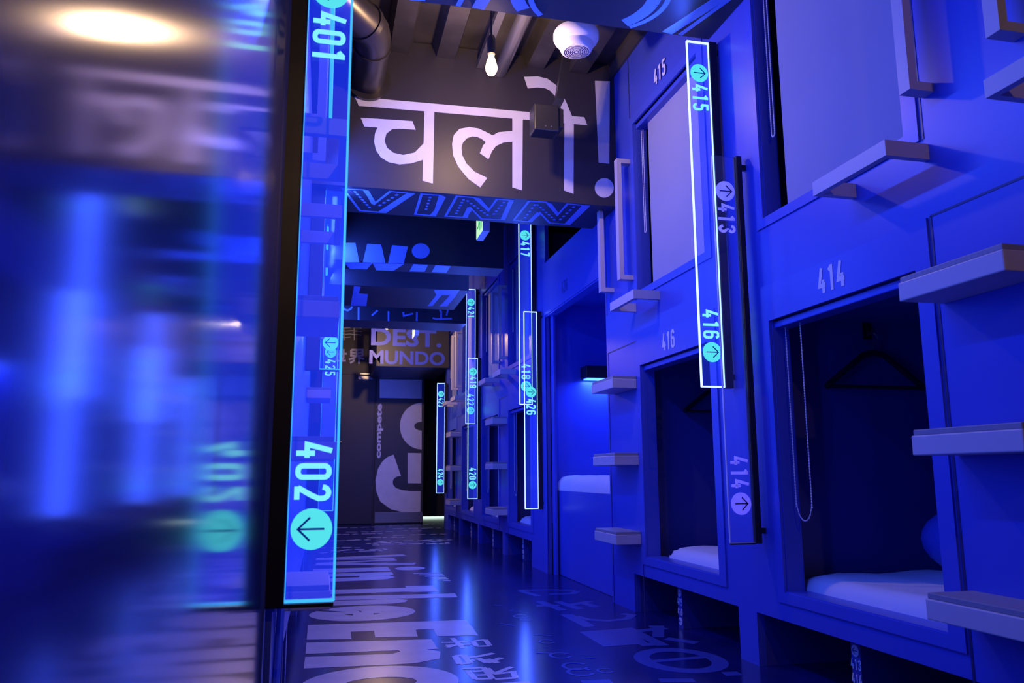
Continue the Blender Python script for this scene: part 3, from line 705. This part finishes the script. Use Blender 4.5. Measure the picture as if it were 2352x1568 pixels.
# ================================================================== NUMBER SIGNS
def sign(x0, x1, Y, z0, z1, top, bot, label, lit=True, arrow_dir=1, mid=None, left=False, barw=.034, power=None):
    """acrylic blade from bar to free edge; x0 < x1"""
    t = thing('number_sign', label, 'sign', ((x0+x1)/2, Y, z0), 'number blade signs')
    b = NB(); box(b, x0, x1, Y-.004, Y+.004, z0, z1); link('acrylic_blade', b, ('acrylL' if left else 'acryl') if lit else 'acryl0', t)
    free = x1 if left else x0; wall_side = x0 if left else x1
    em = 'edgeL' if left else 'edgeR'; w = .0045
    if lit:
        b = NB(); box(b, free-w/2, free+w/2, Y-.005, Y+.005, z0, z1); box(b, x0, x1, Y-.005, Y+.005, z0-.001, z0+.004); box(b, x0, x1, Y-.005, Y+.005, z1-.004, z1+.001)
        box(b, wall_side-.0012, wall_side+.0012, Y-.005, Y+.005, z0, z1)
        link('glowing_edge', b, em, t)
    else:
        b = NB(); box(b, free-.001, free+.001, Y-.0045, Y+.0045, z0, z1); box(b, x0, x1, Y-.0045, Y+.0045, z0-.001, z0+.001); link('edge', b, 'chain', t)
    b = NB()
    if left: box(b, XL, x0, Y-.012, Y+.012, z0-.008, z1+.01, .003)
    else:
        bw = barw if lit else .024
        box(b, x1, x1+bw, Y-.012, Y+.012, z0-.004, z1+.004, .003)
        for zz_ in (z0+.03, z1-.05): box(b, x1+bw, XR, Y-.008, Y+.008, zz_, zz_+.02)
    if left: box(b, XL, x1, Y-.006, Y+.010, z0-.010, z0-.003)
    elif not lit: box(b, x0, x1, Y-.006, Y+.006, z0-.006, z0-.002)
    link('mounting_bar', b, 'bar', t)
    dm = 'digit' if lit else 'vtrans'; cm = 'disc' if lit else 'vtrans'; im = 'ink' if lit else 'darkink'
    xc = (x0+x1)/2; yy = Y-.0042; r = .039; hD = .068
    def put(s, zc, below):
        b = NB(); bd = NB(); ba = NB()
        # disc at zc, digits above (below=False) or below
        disc(bd, (xc, yy, zc), (1, 0, 0), (0, 0, 1), r)
        arrow(ba, (xc, yy-.0013, zc), (arrow_dir, 0, 0), (0, 0, 1), r, NY)
        gp = .60*hD*1.0; L = 2*gp+.46*hD
        zs = zc-r-.012 if below else zc+r+.014+L
        digits(b, s, (xc-hD/2, yy, zs), (0, 0, -1), (1, 0, 0), hD, gap=.60)
        link('number_lettering', b, dm, t); dd = link('arrow_disc', bd, cm, t); link('arrow', ba, im, dd)
    if top: put(top, z1-.14, True)
    if bot: put(bot, z0+.135, False)
    if mid: put(mid[0], mid[1], True)
    if lit:
        P = SIGN_W if power is None else power
        rot = (0, -HP, 0) if left else (0, HP, 0)
        area('sign_light', (free+(.006 if left else -.006), Y, (z0+z1)/2), rot, z1-z0, .10, P, BLUE)
    return t
sign(1.402, 1.498, 2.777, 1.005, 2.437, '415', '416', 'brightly lit sign numbered 415 and 416 hanging high on the right pillar')
sign(1.402, 1.498, 2.614, .437, 1.872, '413', '414', 'unlit clear sign numbered 413 and 414 on a black bar', lit=False)
sign(1.402, 1.498, 5.684, 1.185, 2.62, '417', '418', 'lit sign numbered 417 and 418 below the banner beam')
sign(1.402, 1.498, 5.544, .436, 1.856, None, None, 'lit sign numbered 426 in front of the sign 418', mid=('426', 1.263))
sign(1.402, 1.498, 7.984, 1.185, 2.586, '421', '422', 'lit sign numbered 421 and 422 in the far row')
sign(1.402, 1.498, 7.854, .439, 1.841, '419', '420', 'lit sign numbered 419 and 420 overlapping the sign 422')
sign(1.402, 1.498, 10.095, .446, 1.833, '423', '424', 'farthest lit sign numbered 423 and 424')
sign(-.062, .029, 1.62, .442, 1.85, '401', '402', 'very large close lit sign numbered 401 and 402 at left', arrow_dir=-1, left=True, power=8)
sign(-.03, .068, 4.05, 1.20, 2.63, '403', '404', 'lit sign numbered 403 and 404 seen through the near sign', arrow_dir=-1, left=True)
sign(-.02, .078, 5.6, .44, 1.86, None, None, 'lit sign numbered 425 seen through the near sign', arrow_dir=-1, left=True, mid=('425', 1.52))

# near left capsule front: tall glossy panel with a folded edge
t = thing('glossy_wall_panel', 'tall glossy mirror-like capsule panel filling the left of the photo', 'panel', (XL, .6, 0))
b = NB(); box(b, XL-.03, XL, -1.2, 1.598, .0, 2.75, .002); link('mirror_sheet', b, 'gloss', t)
b = NB(); box(b, XL-.03, XL+.004, 1.600, 1.607, .0, 2.75); link('edge_trim', b, 'paint', t)
# steel leg frame below the sign
t = thing('leg_frame', 'slim steel leg frame with a slanted brace below the near sign', 'frame', (-.08, 1.9, 0))
b = NB(); box(b, -.098, -.085, 1.66, 1.675, 0, .42); link('leg', b, 'paint', t)
b = NB(); box(b, -.098, -.080, 2.13, 2.145, 0, .42); link('leg', b, 'paint', t)
b = NB(); tube(b, [(-.085, 2.10, .42), (-.085, 1.72, .0)], .009, 8); link('brace', b, 'paint', t)
b = NB(); box(b, -.098, -.08, 1.66, 2.145, .42, .435); link('top_rail', b, 'paint', t)

# luggage dividers with number tags
for k, (yy, n1, n2, lb) in enumerate(((2.20, '413', '414', 'divider tagged 413 and 414 under the near capsules'), (3.42, '415', '416', 'divider tagged 415 and 416 under capsule 416'),
        (6.30, '417', '418', 'divider under the open capsule 418'), (7.46, '419', '420', 'divider under the capsule right of the sign 420'), (8.60, '421', '422', 'divider below the capsule left of the sign 420'), (9.74, '423', '424', 'farthest divider at the end of the row'))):
    t = thing('luggage_divider', 'upright white-tagged luggage '+lb, 'divider', (1.58, yy, 0))
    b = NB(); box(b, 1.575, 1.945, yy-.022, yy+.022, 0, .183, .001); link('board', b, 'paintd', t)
    b = NB(); xx = 1.575; h = .030
    L = (2*.56+.46)*h
    digits(b, n1, (xx-.0005, yy+L/2, .098), (0, -1, 0), (0, 0, 1), h, gap=.56, thick=.14); digits(b, n2, (xx-.0005, yy+L/2, .055), (0, -1, 0), (0, 0, 1), h, gap=.56, thick=.14)
    disc(b, (xx-.0005, yy, .152), (0, -1, 0), (0, 0, 1), .017); disc(b, (xx-.0005, yy, .030), (0, -1, 0), (0, 0, 1), .017)
    dt = link('number_tag', b, 'vinyl', t)
    b = NB(); arrow(b, (xx-.0018, yy, .152), (0, 1, 0), (0, 0, 1), .017, NX, .0006, .14); link('arrow', b, 'darkink', dt); b = NB(); arrow(b, (xx-.0018, yy, .030), (0, 1, 0), (0, 0, 1), .017, NX, .0006, .14); link('arrow', b, 'darkink', dt)

# ================================================================== CEILING FITTINGS
# lamps
for i, (x, y, z, p) in enumerate(BULBS[:2]):
    t = thing('bulb_lamp', ('warm bare bulb hanging before the black banner wall', 'small warm bare bulb hanging far down the corridor')[i], 'lamp', (x, y, z))
    b = NB(); lathe(b, [(.004, -.030), (.016, -.024), (.026, -.006), (.028, .010), (.022, .036), (.014, .058), (.012, .075)], (x, y, z), n=24); link('glass_bulb', b, 'bulbglass', t, True)
    b = NB(); lathe(b, [(.002, -.014), (.009, -.008), (.011, .006), (.008, .026), (.002, .034)], (x, y, z), n=16); link('filament', b, 'bulb', t, True)
    b = NB(); lathe(b, [(.013, .070), (.018, .075), (.020, .150), (.014, .165), (.006, .170)], (x, y, z), n=20); link('socket', b, 'blackp', t, True)
    b = NB(); cyl(b, (x, y, z+.165), (x, y, ZC), .005, 8); cyl(b, (x, y, ZC-.02), (x, y, ZC), .035, 20); link('cord', b, 'blackp', t, True)
# conduits
b = NB(); box(b, .745, .785, 2.86, 3.955, 2.86, 2.90, .003); tag(link('conduit', b, 'steel'), 'slim square metal trunking on the ceiling left of the pipe', 'conduit')
b = NB(); cyl(b, (.875, 2.86, 2.855), (.875, 3.955, 2.855), .036, 24); tag(link('conduit', b, 'steel', None, True), 'round shiny metal pipe on the ceiling beside the bulb', 'conduit')
# duct
t = thing('ventilation_duct', 'dark round ventilation duct bending into the banner wall', 'duct', (.18, 3.5, 2.7))
r = .085; zz = 2.72
b = NB(); tube(b, [(-.02, 3.20, zz), (.13, 3.42, zz)], r, 28); tube(b, [(.13, 3.42, zz), (.155, 3.47, zz), (.165, 3.53, zz), (.165, 3.60, zz)], r, 28); tube(b, [(.165, 3.60, zz), (.165, 3.955, zz)], r, 28); link('pipe', b, 'duct', t, True)
for a_, c_ in (((.115, 3.398, zz), (.132, 3.423, zz)), ((.165, 3.585, zz), (.165, 3.605, zz))):
    b = NB(); cyl(b, a_, c_, r+.006, 28); link('collar', b, 'duct', t, True)
b = NB(); cyl(b, (.165, 3.935, zz), (.165, 3.958, zz), r+.03, 28); link('flange', b, 'duct', t, True)
# smoke detector
c = Vector((1.105, 3.32, 0)); t = thing('smoke_detector', 'round white smoke detector with ringed grille below the ceiling', 'detector', (c.x, c.y, 2.66))
b = NB(); lathe(b, [(.05, .085), (.10, .080), (.108, .066), (.108, .040), (.100, .024), (.082, .014), (.080, -.005), (.072, -.022), (.064, -.026)], (c.x, c.y, 2.675), n=48); link('housing', b, 'white', t, True)
b = NB()
for rr_ in (.012, .021, .030, .039, .048, .057):
    pth = arc(0, 0, rr_, rr_, 0, 360, 36)
    for q in ribbon2(pth, .003): poly(b, [(c.x+p.x, c.y+p.y, 2.6492) for p in q], NZ, .0012)
link('grille', b, 'darkink', t)
b = NB(); cyl(b, (c.x, c.y, 2.755), (c.x, c.y, 2.90), .02, 16); link('stem', b, 'duct', t, True)
# black box on an arm
t = thing('wall_speaker', 'black box on a slanted arm in front of the banner letters', 'speaker', (1.04, 3.6, 2.4))
b = NB(); box(b, .972, 1.100, 3.60, 3.70, 2.372, 2.512, .006); hs = link('housing', b, 'blackp', t)
for dx in (.03, .06):
    b = NB(); cyl(b, (1.0+dx, 3.6005, 2.395), (1.0+dx, 3.598, 2.395), .004, 12); link('screw', b, 'steel', hs)
b = NB(); tube(b, [(1.085, 3.66, 2.50), (1.115, 3.64, 2.56), (1.17, 3.62, 2.90)], .030, 4); box(b, 1.10, 1.128, 3.61, 3.70, 2.40, 2.50, .003); link('arm', b, 'blackp', t)
# exit signs
def exit_sign(x0, x1, y0, y1, z0, z1, label):
    t = thing('exit_sign', label, 'sign', ((x0+x1)/2, (y0+y1)/2, z0), 'hanging exit signs')
    b = NB(); box(b, x0, x1, y0, y1, z0, z1, .002); link('housing', b, 'white', t)
    b = NB(); box(b, x0-.002, x0, y0+.006, y1-.006, z0+.006, z1-.006); f = link('lit_face', b, 'exitw', t)
    b = NB(); yc = (y0+y1)/2; zc = (z0+z1)/2; s = (z1-z0)*.42
    def lg(p): return (x0-.0025, yc-p[0]*s, zc+p[1]*s)
    for path, w in (([(0, .35), (-.1, -.1)], .25), ([(-.1, -.1), (.25, -.4), (.2, -.85)], .18), ([(-.1, -.1), (-.35, -.45), (-.7, -.5)], .18), ([(0, .25), (.4, .1)], .13), ([(0, .25), (-.4, .3), (-.5, 0)], .13)):
        for q in ribbon2(path, w): poly(b, [lg(p) for p in q], NX, .0008)
    poly(b, [lg((.08+.17*math.cos(a*.5), .62+.17*math.sin(a*.5))) for a in range(12)], NX, .0008)
    for q in ribbon2([(.55, -.9), (.55, .85), (.95, .85), (.95, -.9)], .1): poly(b, [lg(p) for p in q], NX, .0008)
    link('pictogram', b, 'green', f)
    b = NB(); cyl(b, ((x0+x1)/2, yc, z1), ((x0+x1)/2, yc, ZC+.085), .008, 10); link('stem', b, 'blackp', t)
exit_sign(.94, .985, 4.76, 4.98, 2.20, 2.42, 'green and white exit sign hanging behind the banner beam')
exit_sign(.94, .985, 8.62, 8.86, 2.19, 2.40, 'far exit sign glowing beside the distant bulb')

# made-up housings around the added blue fill lights over the left row
for (y0, y1, z, lb) in ((1.72, 3.80, 2.36, 'added slim light channel high on the left row, nearest behind the near lit sign'), (4.9, 8.3, 2.21, 'added slim light channel high on the left row, farther down the corridor')):
    t = thing('added_light_channel', lb, 'light', (XL, (y0+y1)/2, z), 'added blue light channels')
    b = NB(); box(b, XL, -.012, y0, y1, z+.012, z+.030, .002); box(b, XL, -.03, y0, y1, z-.03, z+.012, .002); link('housing', b, 'bar', t)
    b = NB(); cyl(b, (-.018, y0+.02, z-.004), (-.018, y1-.02, z-.004), .008, 12); link('tube', b, 'edgeL', t, True)  # glowing tube added to go with the fill light
